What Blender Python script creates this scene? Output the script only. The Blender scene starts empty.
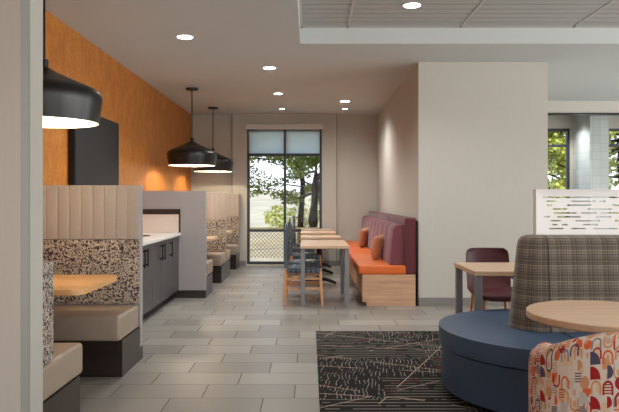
import bpy, bmesh, math, random
from mathutils import Vector, Matrix
random.seed(7)
S = bpy.context.scene
C = S.collection
PI = math.pi
H = 2.995

# ------------------------------------------------------------------ nodes
class G:
    def __init__(s, name):
        s.mat = bpy.data.materials.new(name); s.mat.use_nodes = True
        s.t = s.mat.node_tree; s.n = s.t.nodes; s.l = s.t.links
        s.b = s.n['Principled BSDF']; s.out = s.n['Material Output']
    def put(s, sock, v):
        if isinstance(v, bpy.types.NodeSocket): s.l.new(v, sock)
        elif isinstance(v, (tuple, list)):
            sock.default_value = tuple(v) + ((1,) if len(v) == 3 and len(sock.default_value) == 4 else ())
        else: sock.default_value = v
    def m(s, op, a, b=None, c=None):
        k = s.n.new('ShaderNodeMath'); k.operation = op
        for i, v in enumerate((a, b, c)):
            if v is not None: s.put(k.inputs[i], v)
        return k.outputs[0]
    def mix(s, f, a, b, mode='MIX'):
        k = s.n.new('ShaderNodeMix'); k.data_type = 'RGBA'; k.blend_type = mode
        s.put(k.inputs[0], f); s.put(k.inputs[6], a); s.put(k.inputs[7], b)
        return k.outputs[2]
    def co(s, kind='Object'):
        return s.n.new('ShaderNodeTexCoord').outputs[kind]
    def sep(s, v):
        k = s.n.new('ShaderNodeSeparateXYZ'); s.l.new(v, k.inputs[0]); return k.outputs
    def vec(s, x, y, z=0.0):
        k = s.n.new('ShaderNodeCombineXYZ')
        s.put(k.inputs[0], x); s.put(k.inputs[1], y); s.put(k.inputs[2], z); return k.outputs[0]
    def mapv(s, v, scale=(1,1,1), rot=(0,0,0)):
        k = s.n.new('ShaderNodeMapping'); s.l.new(v, k.inputs[0])
        k.inputs['Scale'].default_value = scale; k.inputs['Rotation'].default_value = rot
        return k.outputs[0]
    def noise(s, v, scale, detail=3, rough=.5, dist=0):
        k = s.n.new('ShaderNodeTexNoise'); s.l.new(v, k.inputs['Vector'])
        k.inputs['Scale'].default_value = scale; k.inputs['Detail'].default_value = detail
        k.inputs['Roughness'].default_value = rough; k.inputs['Distortion'].default_value = dist
        return k.outputs[0]
    def wn(s, v):
        k = s.n.new('ShaderNodeTexWhiteNoise'); k.noise_dimensions = '3D'
        s.l.new(v, k.inputs['Vector']); return k.outputs['Value']
    def ramp(s, f, stops, interp='LINEAR'):
        k = s.n.new('ShaderNodeValToRGB'); s.l.new(f, k.inputs[0]); cr = k.color_ramp
        cr.interpolation = interp
        while len(cr.elements) < len(stops): cr.elements.new(.5)
        for e, (p, c) in zip(cr.elements, stops): e.position = p; e.color = (*c, 1)
        return k.outputs[0]
    def pulse(s, t, period, width, off=0.0):
        f = s.m('FRACT', s.m('DIVIDE', s.m('ADD', t, off), period))
        return s.m('LESS_THAN', f, width / period)
    def bump(s, h, strength=.3, dist=.002):
        k = s.n.new('ShaderNodeBump'); s.l.new(h, k.inputs['Height'])
        k.inputs['Strength'].default_value = strength; k.inputs['Distance'].default_value = dist
        s.l.new(k.outputs[0], s.b.inputs['Normal'])
    def fin(s, col, rough=.5, metal=0, spec=None, sheen=0, coat=0):
        s.put(s.b.inputs['Base Color'], col); s.put(s.b.inputs['Roughness'], rough)
        s.b.inputs['Metallic'].default_value = metal
        if spec is not None: s.b.inputs['Specular IOR Level'].default_value = spec
        if sheen: s.b.inputs['Sheen Weight'].default_value = sheen
        if coat: s.b.inputs['Coat Weight'].default_value = coat
        return s.mat

def rgb(r, g, b):
    f = lambda c: ((c/255+.055)/1.055)**2.4 if c > 10 else c/255/12.92
    return (f(r), f(g), f(b))
def dim(c, k): return tuple(x*k for x in c)

def plain(name, c, rough=.5, metal=0, var=.06, nscale=30, spec=None, sheen=0, bump=0):
    g = G(name); n = g.noise(g.co(), nscale, 4)
    col = g.mix(n, dim(c, 1-var), dim(c, 1+var))
    if bump: g.bump(n, bump, .002)
    return g.fin(col, rough, metal, spec, sheen)
def wood(name, a, b, rough=.4, axis=0, fine=1.0):
    g = G(name)
    sc = [40*fine]*3; sc[axis] = 2.2*fine
    n = g.noise(g.mapv(g.co(), tuple(sc)), 1.0, 5, .6, .3)
    n2 = g.noise(g.co(), 3, 2)
    col = g.ramp(g.m('ADD', g.m('MULTIPLY', n, .8), g.m('MULTIPLY', n2, .2)), [(.35, a), (.65, b)])
    return g.fin(col, rough)
def fabric(name, c, scale=500, rough=.85, var=.18, sheen=.2):
    g = G(name); v = g.co()
    n = g.noise(v, scale*.35, 2); n2 = g.noise(v, 6, 2)
    col = g.mix(n, dim(c, 1-var), dim(c, 1+var))
    col = g.mix(g.m('MULTIPLY', n2, .25), col, dim(c, .8))
    g.bump(n, .25, .002)
    return g.fin(col, rough, 0, .25, sheen)
def leather(name, c, rough=.42, var=.12):
    g = G(name); v = g.co(); n = g.noise(v, 6, 4, .6); n2 = g.noise(v, 160, 2)
    g.bump(n2, .15, .001)
    return g.fin(g.mix(n, dim(c, 1-var), dim(c, 1+var)), rough, 0, .45)
def emis(name, c, k):
    g = G(name); g.b.inputs['Emission Color'].default_value = (*c, 1)
    g.b.inputs['Emission Strength'].default_value = k
    return g.fin((.9,.9,.9), .5)

M = {}
def wallcover(name, c, var=.05, fine=1.0):
    g = G(name); v = g.co()
    n = g.noise(g.mapv(v, (160*fine, 160*fine, 5)), 1, 3, .6)
    n2 = g.noise(g.mapv(v, (3, 3, 90)), 1, 2, .5)
    col = g.mix(n, dim(c, 1-var*1.6), dim(c, 1+var*1.6))
    col = g.mix(g.m('MULTIPLY', n2, .3), col, dim(c, .93))
    g.bump(n, .15, .001)
    return g.fin(col, .75, 0, .3)
M['wall'] = wallcover('linen_wallcovering', rgb(190,184,175))
M['wall_back'] = wallcover('taupe_wallcovering', rgb(186,180,170))
M['stub'] = wallcover('pale_wallcovering', rgb(174,169,160), .04)
M['stub_trim'] = plain('shade_and_joint_grey', rgb(128,125,118), .5)  # grey carries the corner groove's shade; also colours the back wall joints
M['ceil'] = plain('ceiling_paint', rgb(196,199,197), .9, var=.02, nscale=2)
M['plank'] = plain('ceiling_plank_paint', rgb(176,175,171), .8, var=.02)
M['gap'] = plain('ceiling_gap', rgb(60,58,56), .9)
M['tbar'] = plain('ceiling_bar_paint', rgb(190,188,184), .6, var=.02)
M['white'] = plain('white_metal_paint', rgb(222,217,213), .4, var=.01)
M['base'] = plain('grey_vinyl', rgb(126,121,116), .5)
M['casing'] = plain('casing_paint', rgb(196,188,178), .5, var=.02)

def m_orange():
    g = G('amber_mottled_wallcovering'); v = g.co()
    n = g.noise(g.mapv(v, (5, 5, 3.5)), 1, 8, .8, .4)
    n2 = g.noise(v, 34, 5, .75, .5)
    col = g.ramp(n, [(.3, rgb(156,90,32)), (.5, rgb(182,112,44)), (.72, rgb(206,142,72))])
    col = g.mix(g.m('MULTIPLY', g.m('LESS_THAN', n2, .43), .35), col, rgb(160,88,28))
    col = g.mix(g.m('MULTIPLY', g.m('GREATER_THAN', n2, .6), .3), col, rgb(222,164,92))
    return g.fin(col, .5, 0, .4)
M['orange_wall'] = m_orange()

def m_floor():
    g = G('grey_porcelain_plank_tile'); x, y, z = g.sep(g.co())
    w, d = .6096, .3048
    n = g.m('FLOOR', g.m('DIVIDE', g.m('SUBTRACT', y, 4.202), d))
    fy = g.m('FRACT', g.m('DIVIDE', g.m('SUBTRACT', y, 4.202), d))
    u = g.m('DIVIDE', g.m('SUBTRACT', g.m('ADD', x, .10), g.m('MULTIPLY', n, .2033)), w)
    cu = g.m('FLOOR', u); fu = g.m('FRACT', u)
    gy = g.m('LESS_THAN', g.m('MULTIPLY', g.m('PINGPONG', fy, .5), d), .0028)
    gx = g.m('LESS_THAN', g.m('MULTIPLY', g.m('PINGPONG', fu, .5), w), .0036)
    grout = g.m('MAXIMUM', gx, gy)
    r = g.wn(g.vec(cu, n, 0))
    base = g.ramp(r, [(0, rgb(120,115,108)), (.5, rgb(138,132,125)), (1, rgb(156,150,142))])
    st = g.noise(g.vec(g.m('MULTIPLY', x, 1.5), g.m('ADD', g.m('MULTIPLY', y, 9), g.m('MULTIPLY', r, 20)), r), 1.6, 5, .6)
    base = g.mix(g.m('MULTIPLY', st, .5), base, rgb(130,125,118))
    col = g.mix(grout, base, rgb(84,80,76))
    rough = g.m('ADD', .36, g.m('MULTIPLY', grout, .4))
    g.bump(g.m('SUBTRACT', 1.0, grout), .3, .002)
    return g.fin(col, rough, 0, .5)
M['floor'] = m_floor()

M['oak'] = wood('light_oak_laminate', rgb(190,156,126), rgb(206,174,144), .3, 0, .8)
M['oak_deep'] = wood('honey_oak_laminate', rgb(200,148,92), rgb(216,168,112), .35, 0, .8)
M['oak_bench'] = wood('bench_oak_veneer', rgb(176,132,102), rgb(204,162,130), .5, 0, .9)
M['chair_wood'] = wood('chair_beech', rgb(186,130,88), rgb(208,156,112), .45, 2)
M['dark_wood'] = wood('espresso_wood', rgb(34,25,22), rgb(52,40,36), .3, 0, .6)
M['cabinet'] = wood('charcoal_wood_door', rgb(66,64,66), rgb(84,81,82), .38, 2, .6)
M['black'] = plain('black_metal', rgb(22,22,24), .4, .3)
M['black_soft'] = plain('black_shade_enamel', rgb(30,28,28), .33, .2)
M['shade_in'] = plain('white_shade_lining', rgb(240,236,228), .6, var=.01)
M['grey_metal'] = plain('brushed_grey_metal', rgb(126,125,126), .45, .3)
M['frame'] = plain('window_frame_metal', rgb(58,62,66), .45, .3)
M['counter'] = plain('white_counter', rgb(226,220,214), .25, var=.03, nscale=8)
M['splash'] = plain('pale_panel', rgb(214,196,184), .5, var=.02)
M['divider'] = wallcover('silver_taupe_textile', rgb(156,148,146), .05, 1.2)
M['flute'] = fabric('silver_taupe_channels', rgb(160,150,142), 300, .5, .07)
M['tan'] = leather('taupe_leather', rgb(150,133,116), .38)
M['orange'] = leather('orange_leather', rgb(206,98,36), .42, .08)
M['maroon'] = fabric('burgundy_fabric', rgb(96,44,50), 300, .8, .15)
M['plum'] = fabric('mauve_burgundy_fabric', rgb(116,60,68), 300, .75, .15)
M['redchair'] = leather('oxblood_upholstery', rgb(74,24,30), .5)
M['pillow'] = fabric('rust_pillow', rgb(186,122,86), 200, .8, .25)
M['navy'] = leather('navy_blue_leather', rgb(54,73,98), .45, .06)
M['strap'] = plain('black_woven_strap', rgb(74,82,90), .5, var=.2)
M['screen_glass'] = plain('dark_screen', rgb(22,22,24), .6, var=.02)
M['col_tile'] = None

def m_maze():
    g = G('fleck_pattern_textile'); v = g.co()
    n = g.noise(v, 52, 1, .4, 2.2)
    b = g.m('LESS_THAN', g.m('ABSOLUTE', g.m('SUBTRACT', n, .5)), .06)
    n2 = g.noise(g.mapv(v, (1,1,1), (1,2,3)), 60, 1, .4, 1.8)
    b2 = g.m('LESS_THAN', g.m('ABSOLUTE', g.m('SUBTRACT', n2, .5)), .035)
    b = g.m('MAXIMUM', b, b2)
    b = g.m('MULTIPLY', b, g.m('GREATER_THAN', g.noise(v, 75, 0), .42))
    col = g.mix(b, rgb(62,50,54), rgb(196,182,164))
    return g.fin(col, .8, 0, .25)
M['maze'] = m_maze()

def m_plaid():
    g = G('taupe_plaid_wool'); u, v, _ = g.sep(g.co('UV')); u = g.m('MULTIPLY', u, 1.5); v = g.m('MULTIPLY', v, 1.5)
    base = rgb(108,97,86); dark = rgb(48,41,38); light = rgb(140,127,109); red = rgb(92,66,56)
    col = g.mix(g.noise(g.co('UV'), 180, 2), dim(base, .75), dim(base, 1.2))
    for t, o in ((u, 0.0), (v, .02)):
        col = g.mix(g.m('MULTIPLY', g.pulse(t, .15, .05, o), .35), col, dark)
        col = g.mix(g.m('MULTIPLY', g.pulse(t, .15, .006, o+.02), .7), col, light)
        col = g.mix(g.m('MULTIPLY', g.pulse(t, .05, .006, o+.01), .6), col, dark)
        col = g.mix(g.m('MULTIPLY', g.pulse(t, .075, .005, o+.05), .55), col, light)
        col = g.mix(g.m('MULTIPLY', g.pulse(t, .15, .007, o+.09), .6), col, dark)
        col = g.mix(g.m('MULTIPLY', g.pulse(t, .30, .006, o+.13), .6), col, red)
    return g.fin(col, .9, 0, .2, .2)
M['plaid'] = m_plaid()

def m_retro():
    g = G('retro_arches_textile'); u, v, _ = g.sep(g.co('UV')); u = g.m('MULTIPLY', u, 1.5); v = g.m('MULTIPLY', v, 1.5)
    cream = rgb(192,180,166)
    col = g.mix(g.noise(g.co('UV'), 120, 2), dim(cream, .9), dim(cream, 1.06))
    def layer(col, cell, ou, ov, seed, keep):
        uu = g.m('DIVIDE', g.m('ADD', u, ou), cell); vv = g.m('DIVIDE', g.m('ADD', v, ov), cell*1.15)
        cu = g.m('FLOOR', uu)
        vv = g.m('ADD', vv, g.m('MULTIPLY', g.wn(g.vec(cu, seed, 9)), 1.0))
        cv = g.m('FLOOR', vv)
        r1 = g.wn(g.vec(cu, cv, seed)); r2 = g.wn(g.vec(cu, cv, seed+7)); r3 = g.wn(g.vec(cu, cv, seed+13))
        px = g.m('SUBTRACT', g.m('FRACT', uu), .5); py = g.m('SUBTRACT', g.m('FRACT', vv), .5)
        sg = g.m('SUBTRACT', g.m('MULTIPLY', g.m('GREATER_THAN', r3, .3), 2), 1)
        py = g.m('MULTIPLY', py, sg)
        ax = g.m('ABSOLUTE', px)
        pyc = g.m('MAXIMUM', py, 0)
        r = g.m('SQRT', g.m('ADD', g.m('MULTIPLY', px, px), g.m('MULTIPLY', pyc, pyc)))
        arch = g.m('MULTIPLY', g.m('GREATER_THAN', r, .29), g.m('LESS_THAN', r, .45))
        inner = g.m('MULTIPLY', g.m('LESS_THAN', r, .15), g.m('GREATER_THAN', py, -.3))
        rr = g.m('SQRT', g.m('ADD', g.m('MULTIPLY', px, px), g.m('MULTIPLY', py, py)))
        disc = g.m('LESS_THAN', rr, .44)
        half = g.m('MULTIPLY', disc, g.m('GREATER_THAN', px, -.05))
        q = g.m('LESS_THAN', g.m('SQRT', g.m('ADD', g.m('POWER', g.m('ADD', px, .45), 2), g.m('POWER', g.m('ADD', py, .45), 2))), .85)
        bars = g.m('MULTIPLY', g.pulse(py, .22, .1, 5.0), g.m('LESS_THAN', ax, .38))
        def between(a, b): return g.m('MULTIPLY', g.m('GREATER_THAN', r1, a), g.m('LESS_THAN', r1, b))
        sh = g.m('MULTIPLY', arch, between(-1, .42))
        for s_, a, b in ((half, .42, .62), (disc, .62, .7), (q, .7, .82), (bars, .82, .9)):
            sh = g.m('ADD', sh, g.m('MULTIPLY', s_, between(a, b)))
        sh = g.m('MULTIPLY', sh, g.m('LESS_THAN', g.wn(g.vec(cu, cv, seed+21)), keep))
        pal = g.ramp(r2, [(0, rgb(142,28,30)), (.26, rgb(190,88,52)), (.46, rgb(120,116,116)), (.62, rgb(70,66,84)),
                          (.74, rgb(178,130,92)), (.88, rgb(168,160,154))], 'CONSTANT')
        col = g.mix(sh, col, pal)
        col = g.mix(g.m('MULTIPLY', g.m('MULTIPLY', inner, between(.1, .42)), .8), col, rgb(184,132,98))
        return col
    # soft blocks behind
    cu = g.m('FLOOR', g.m('DIVIDE', u, .031)); cv = g.m('FLOOR', g.m('DIVIDE', v, .043))
    rb = g.wn(g.vec(cu, cv, 3))
    col = g.mix(g.m('MULTIPLY', g.m('LESS_THAN', rb, .24), .7), col, rgb(186,176,168))
    col = g.mix(g.m('MULTIPLY', g.m('GREATER_THAN', rb, .84), .75), col, rgb(196,158,124))
    col = layer(col, .05, .02, .03, 2, .8)
    col = layer(col, .058, 0, 0, 5, .8)
    return g.fin(col, .85, 0, .25)
M['retro'] = m_retro()

def m_rug():
    g = G('charcoal_line_carpet'); x, y, z = g.sep(g.co())
    co = g.co()
    blk = g.wn(g.vec(g.m('FLOOR', g.m('DIVIDE', g.m('ADD', x, 5), .46)), g.m('FLOOR', g.m('DIVIDE', g.m('ADD', y, 5.2), .55)), 1))
    grain = g.noise(co, 260, 2)
    col = g.mix(grain, rgb(22,21,20), rgb(42,40,38))
    line = rgb(186,178,168)
    warp = g.m('MULTIPLY', g.noise(co, 5, 2), .03)
    nb = g.noise(co, 14, 2)
    brk = g.m('GREATER_THAN', nb, .46)
    # horizontal stripes
    hs = g.m('MULTIPLY', g.pulse(y, .062, .009, 9), g.m('LESS_THAN', blk, .34))
    hs = g.m('MULTIPLY', hs, g.m('GREATER_THAN', g.noise(co, 9, 2), .4))
    # short upright hatch
    xs = g.m('ADD', x, g.m('ADD', g.m('MULTIPLY', warp, 3), g.m('MULTIPLY', y, -.12)))
    hv = g.m('MULTIPLY', g.pulse(xs, .027, .0055, 9), g.m('GREATER_THAN', blk, .42))
    hv = g.m('MULTIPLY', hv, g.m('GREATER_THAN', g.noise(g.mapv(co, (34, 5, 1)), 1, 2), .5))
    # crossing short strokes
    ys = g.m('ADD', g.m('ADD', y, warp), g.m('MULTIPLY', x, -.25))
    hc = g.m('MULTIPLY', g.pulse(ys, .055, .007, 9), g.m('GREATER_THAN', blk, .66))
    hc = g.m('MULTIPLY', hc, g.m('GREATER_THAN', g.noise(g.mapv(co, (7, 24, 1)), 1, 2), .5))
    # long diagonals
    d1 = g.pulse(g.m('ADD', g.m('MULTIPLY', y, .95), g.m('MULTIPLY', x, .5)), .83, .010, 9)
    d2 = g.pulse(g.m('SUBTRACT', g.m('MULTIPLY', y, .9), g.m('MULTIPLY', x, .62)), 1.07, .010, 9.3)
    d3 = g.pulse(g.m('SUBTRACT', g.m('MULTIPLY', y, .5), g.m('MULTIPLY', x, 1.1)), 1.33, .010, 9.1)
    d4 = g.pulse(g.m('ADD', g.m('MULTIPLY', y, 1.0), g.m('MULTIPLY', x, .2)), .71, .010, 9.2)
    d3 = g.m('MAXIMUM', d3, d4)
    dg = g.m('MULTIPLY', g.m('MAXIMUM', g.m('MAXIMUM', d1, d2), d3), g.m('GREATER_THAN', g.noise(co, 3.2, 1), .45))
    f = g.m('MULTIPLY', g.m('MAXIMUM', hs, g.m('MAXIMUM', hv, hc)), .5)
    col = g.mix(f, col, line)
    col = g.mix(g.m('MULTIPLY', dg, .8), col, rgb(176,150,138))
    red = g.m('MULTIPLY', g.m('GREATER_THAN', g.noise(co, 4.5, 1), .66), g.m('MAXIMUM', hs, hv))
    col = g.mix(g.m('MULTIPLY', red, .8), col, rgb(150,40,34))
    return g.fin(col, .95, 0, .1)
M['rug'] = m_rug()

def m_coltile():
    g = G('glazed_wall_tile'); x, y, z = g.sep(g.co())
    s = g.m('ADD', x, y)
    gr = g.m('MAXIMUM', g.pulse(s, .15, .006, 5), g.pulse(z, .15, .006, 5))
    r = g.wn(g.vec(g.m('FLOOR', g.m('DIVIDE', g.m('ADD', s, 5), .15)), g.m('FLOOR', g.m('DIVIDE', g.m('ADD', z, 5), .15)), 2))
    col = g.mix(r, rgb(168,174,171), rgb(180,186,182))
    return g.fin(g.mix(gr, col, rgb(154,160,157)), .2, 0, .5)
M['col_tile'] = m_coltile()

def m_glass():
    g = G('window_glass')
    t = g.n.new('ShaderNodeBsdfTransparent'); gl = g.n.new('ShaderNodeBsdfGlossy'); gl.inputs['Roughness'].default_value = .02
    mx = g.n.new('ShaderNodeMixShader'); mx.inputs[0].default_value = .005
    g.l.new(t.outputs[0], mx.inputs[1]); g.l.new(gl.outputs[0], mx.inputs[2]); g.l.new(mx.outputs[0], g.out.inputs[0])
    return g.mat
M['glass'] = m_glass()
def m_shade():
    g = G('translucent_blind_fabric')
    x, y, z = g.sep(g.co())
    weave = g.m('MAXIMUM', g.pulse(x, .02, .006, 5), g.pulse(z, .02, .006, 5))
    col = g.mix(g.m('MULTIPLY', weave, .3), rgb(232,240,242), rgb(214,228,232))
    d = g.n.new('ShaderNodeBsdfDiffuse'); t = g.n.new('ShaderNodeBsdfTranslucent')
    g.l.new(col, d.inputs[0]); g.l.new(col, t.inputs[0])
    mx = g.n.new('ShaderNodeMixShader'); mx.inputs[0].default_value = .85
    g.l.new(d.outputs[0], mx.inputs[1]); g.l.new(t.outputs[0], mx.inputs[2]); g.l.new(mx.outputs[0], g.out.inputs[0])
    return g.mat
M['shade'] = m_shade()
M['bulb'] = emis('warm_bulb', (1, .82, .6), 18)
M['lens'] = emis('downlight_lens', (1, .97, .93), 9)
M['bark'] = plain('pine_bark', rgb(40,31,26), .95, var=.4, nscale=14, spec=.05)
M['needle'] = plain('pine_needles', rgb(96,108,46), .8, spec=.1, var=.4, nscale=2)
M['leaf'] = plain('yellow_green_leaves', rgb(186,190,92), .7, var=.35, nscale=2)
M['ground'] = plain('dry_grass_slope', rgb(178,166,140), .95, var=.35, nscale=1.2)
M['gravel'] = plain('pale_paving', rgb(196,190,178), .9, var=.15, nscale=3)
M['bush'] = plain('olive_shrub_leaves', rgb(150,146,78), .8, var=.35, nscale=3)
M['wire'] = plain('weathered_fence_wire', rgb(160,140,98), .7)

# ------------------------------------------------------------------ mesh helpers
def nb(): return bmesh.new()
def box(bm, x0, x1, y0, y1, z0, z1, bev=0, seg=2):
    r = bmesh.ops.create_cube(bm, size=1)
    vs = r['verts']
    for v in vs:
        v.co = Vector((x0+(v.co.x+.5)*(x1-x0), y0+(v.co.y+.5)*(y1-y0), z0+(v.co.z+.5)*(z1-z0)))
    if bev:
        es = list({e for v in vs for e in v.link_edges})
        bmesh.ops.bevel(bm, geom=es, offset=bev, segments=seg, profile=.6, affect='EDGES', clamp_overlap=True)
    return bm
def cbox(*a, **k): return box(nb(), *a, **k)
def loft(bm, rings, closed=True, caps=True, uv=None):
    """rings: list of equal-length point lists"""
    lay = bm.loops.layers.uv.verify() if uv else None
    V = [[bm.verts.new(p) for p in r] for r in rings]
    n = len(rings[0])
    for i in range(len(rings)-1):
        for j in range(n if closed else n-1):
            k = (j+1) % n
            f = bm.faces.new((V[i][j], V[i][k], V[i+1][k], V[i+1][j]))
            if uv:
                jj = j+1
                for lp, (a, b) in zip(f.loops, ((i, j), (i, jj), (i+1, jj), (i+1, j))): lp[lay].uv = uv(a, b)
    if caps:
        for idx in (0, -1):
            f = bm.faces.new(V[idx])
            if uv:
                for lp in f.loops: lp[lay].uv = (lp.vert.co.x, lp.vert.co.y)
    bmesh.ops.recalc_face_normals(bm, faces=bm.faces)
    return bm
def lathe(bm, prof, cx, cy, seg=32, caps=False):
    rings = [[(cx+r*math.cos(2*PI*i/seg), cy+r*math.sin(2*PI*i/seg), z) for i in range(seg)] for r, z in prof]
    return loft(bm, rings, True, caps)
def tube(bm, pts, r, seg=8, flat=None):
    pts = [Vector(p) for p in pts]; rings = []
    for i, p in enumerate(pts):
        d = (pts[min(i+1, len(pts)-1)] - pts[max(i-1, 0)]).normalized()
        a = d.cross(Vector((0,0,1)));
        if a.length < .01: a = d.cross(Vector((0,1,0)))
        a.normalize(); b = a.cross(d).normalized()
        rr = r[i] if isinstance(r, (list, tuple)) else r
        rings.append([tuple(p + a*math.cos(2*PI*j/seg)*rr + b*math.sin(2*PI*j/seg)*rr) for j in range(seg)])
    return loft(bm, rings, True, True)
def prism(bm, poly, z0, z1, bev=0, seg=3, top_only=True):
    lo = [bm.verts.new((x, y, z0)) for x, y in poly]; hi = [bm.verts.new((x, y, z1)) for x, y in poly]
    n = len(poly); top = bm.faces.new(hi); bm.faces.new(lo[::-1])
    for i in range(n): bm.faces.new((lo[i], lo[(i+1)%n], hi[(i+1)%n], hi[i]))
    bmesh.ops.recalc_face_normals(bm, faces=bm.faces)
    if bev:
        es = list(top.edges)
        bmesh.ops.bevel(bm, geom=es, offset=bev, segments=seg, profile=.5, affect='EDGES', clamp_overlap=True)
    return bm

def wloc(o):
    v = Vector((0,0,0))
    while o: v += o.location; o = o.parent
    return v
def obj(name, bm, m, parent=None, smooth=False, label=None, kind=None, origin=None):
    me = bpy.data.meshes.new(name)
    off = wloc(parent) if parent else Vector((0,0,0))
    if origin: off = Vector(origin)
    bmesh.ops.translate(bm, verts=bm.verts, vec=-off)
    if smooth:
        for f in bm.faces: f.smooth = True
        for e in bm.edges:
            if len(e.link_faces) == 2 and e.calc_face_angle(0) > math.radians(38): e.smooth = False
    bm.to_mesh(me); bm.free()
    if isinstance(m, str): m = M[m]
    me.materials.append(m)
    o = bpy.data.objects.new(name, me); C.objects.link(o)
    if parent: o.parent = parent
    elif origin: o.location = origin
    if label: o['label'] = label
    if kind: o['kind'] = kind
    return o
def thing(name, label, cat, loc, group=None):
    o = bpy.data.objects.new(name, None); C.objects.link(o); o.empty_display_size = .1
    o.location = loc; o['label'] = label; o['category'] = cat
    if group: o['group'] = group
    return o
def tag(o, label, cat, group=None, kind=None):
    o['label'] = label; o['category'] = cat
    if group: o['group'] = group
    if kind: o['kind'] = kind
    return o
def struct(name, bm, m, parent=None): return obj(name, bm, m, parent, kind='structure')
def dup(src, loc, label, rotz=None):
    r = src.copy(); C.objects.link(r); r.location = loc; r['label'] = label
    if rotz is not None: r.rotation_euler = (0, 0, rotz)
    def rec(a, b):
        for ch in list(a.children):
            c = ch.copy(); C.objects.link(c); c.parent = b; rec(ch, c)
    rec(src, r)
    return r

XL, XR = -2.35, 8.0
YB = 12.7; YR = -3.0
# ------------------------------------------------------------------ structure
struct('floor', cbox(XL-.2, XR+.2, YR-.2, YB+.2, -.1, 0), 'floor')
struct('wall_left', cbox(XL-.15, XL, YR-.15, YB+.2, 0, H+.5), 'orange_wall')
# back wall with openings
W1 = (-1.235, .245, .03, 2.695)
W2 = (3.7, 5.17, .5, 2.72)
W3 = (5.62, 7.2, .5, 2.72)
bm = nb()
box(bm, XL, -1.52, YB, YB+.2, 0, H+.5)
PY = 12.64
box(bm, -1.52, W1[0], PY, YB+.2, 0, H+.5)
box(bm, W1[1], .53, PY, YB+.2, 0, H+.5)
box(bm, W1[0], W1[1], PY, YB+.2, W1[3], H+.5)
box(bm, W1[0], W1[1], PY, YB+.2, 0, W1[2])
box(bm, .53, W2[0], YB, YB+.2, 0, H+.5)
for a, b in ((W2[1], W3[0]), (W3[1], XR)): box(bm, a, b, YB, YB+.2, 0, H+.5)
for w in (W2, W3):
    box(bm, w[0], w[1], YB, YB+.2, 0, w[2]); box(bm, w[0], w[1], YB, YB+.2, w[3], H+.5)
struct('wall_back', bm, 'wall_back')
# partition block that carries the banquette
struct('wall_partition', cbox(1.34, 2.93, 7.87, YB, 0, H), 'wall')
struct('wall_header', cbox(2.93, XR, 10.96, 11.1, 2.79, H), 'wall')
struct('trim_1', cbox(2.93, XR, 10.94, 11.12, 2.768, 2.79), 'black')
struct('wall_column', cbox(5.23, 5.58, 11.93, YB, 0, H), 'col_tile')
bm = nb(); box(bm, XR, XR+.15, YR, YB+.2, 0, .4); box(bm, XR, XR+.15, YR, YB+.2, 2.8, H+.5)
for a, b in ((YR, -2.2), (1.6, 2.0), (5.8, 6.6), (10.4, YB+.2)): box(bm, XR, XR+.15, a, b, .4, 2.8)
struct('wall_right', bm, 'wall')
bm = nb()
box(bm, XL, -1.2, YR-.15, YR, 0, H+.5); box(bm, 7.0, XR, YR-.15, YR, 0, H+.5)
box(bm, 2.6, 3.2, YR-.15, YR, 0, H+.5)
box(bm, -1.2, 7.0, YR-.15, YR, 0, .3); box(bm, -1.2, 7.0, YR-.15, YR, 2.75, H+.5)
struct('wall_front', bm, 'wall')
# wall end at the left of the frame
poly = [(XL, 2.94), (-1.318, 2.94), (-1.300, 2.966), (-1.300, 3.12), (XL, 3.12)]
struct('wall_stub', prism(nb(), [(XL, 2.94), (-1.328, 2.94), (-1.328, 2.975), (-1.300, 2.975), (-1.300, 3.12), (XL, 3.12)], 0, H), 'stub')
struct('trim_2', prism(nb(), [(-1.328, 2.94), (-1.299, 2.962), (-1.299, 2.975), (-1.328, 2.975)], 0, H), 'stub_trim')  # corner strip coloured darker to stand for the groove's shade
# ceiling
RX, RY = -.10, 6.94
bm = nb()
box(bm, XL, XR, RY, YB+.2, H, H+.5)
box(bm, XL, RX, YR, RY, H, H+.5)
struct('ceiling', bm, 'ceil')
HZ = 3.176
struct('ceiling_recess_backing', cbox(RX, XR, YR, RY, HZ+.001, H+.5), 'gap')
bm = nb()
bar0 = (349.7-309.5)*6.94/640 - .02   # first bar
bars = [bar0 + 1.219*i for i in range(-1, 7)]
pl = .1524
y = RY - .06
while y > YR:
    xs = [RX+.02] + [b for b in bars if RX+.1 < b < XR] + [XR]
    for a, b in zip(xs[:-1], xs[1:]):
        box(bm, a+.012, b-.012, y-pl+.024, y, HZ-.004, HZ+.001)
    y -= pl
struct('ceiling_recess', bm, 'plank')
bm = nb()
for b in bars:
    if b > RX: box(bm, b-.012, b+.012, YR, RY, HZ-.008, HZ+.02)
box(bm, RX, RX+.03, YR, RY, HZ-.008, HZ+.02); box(bm, RX, XR, RY-.06, RY, HZ-.008, HZ+.02)
struct('trim_3', bm, 'tbar')
# baseboards
struct('baseboard_partition', cbox(1.345, 2.93, 7.855, 7.87, 0, .1), 'base')
bm = nb(); box(bm, XL, -1.52, YB-.012, YB, 0, .1); box(bm, -1.52, W1[0]-.02, PY-.012, PY, 0, .1); box(bm, W1[1]+.02, .53, PY-.012, PY, 0, .1); box(bm, .53, 1.34, YB-.012, YB, 0, .1)
struct('baseboard_back', bm, 'base')
bm = nb(); box(bm, -1.535, -1.52, PY-.004, YB, 0, H); box(bm, .53, .545, PY-.004, YB, 0, H)
struct('trim_4', bm, 'stub_trim')
struct('baseboard_left', cbox(XL, XL+.012, 3.12, YB, 0, .1), 'base')

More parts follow.
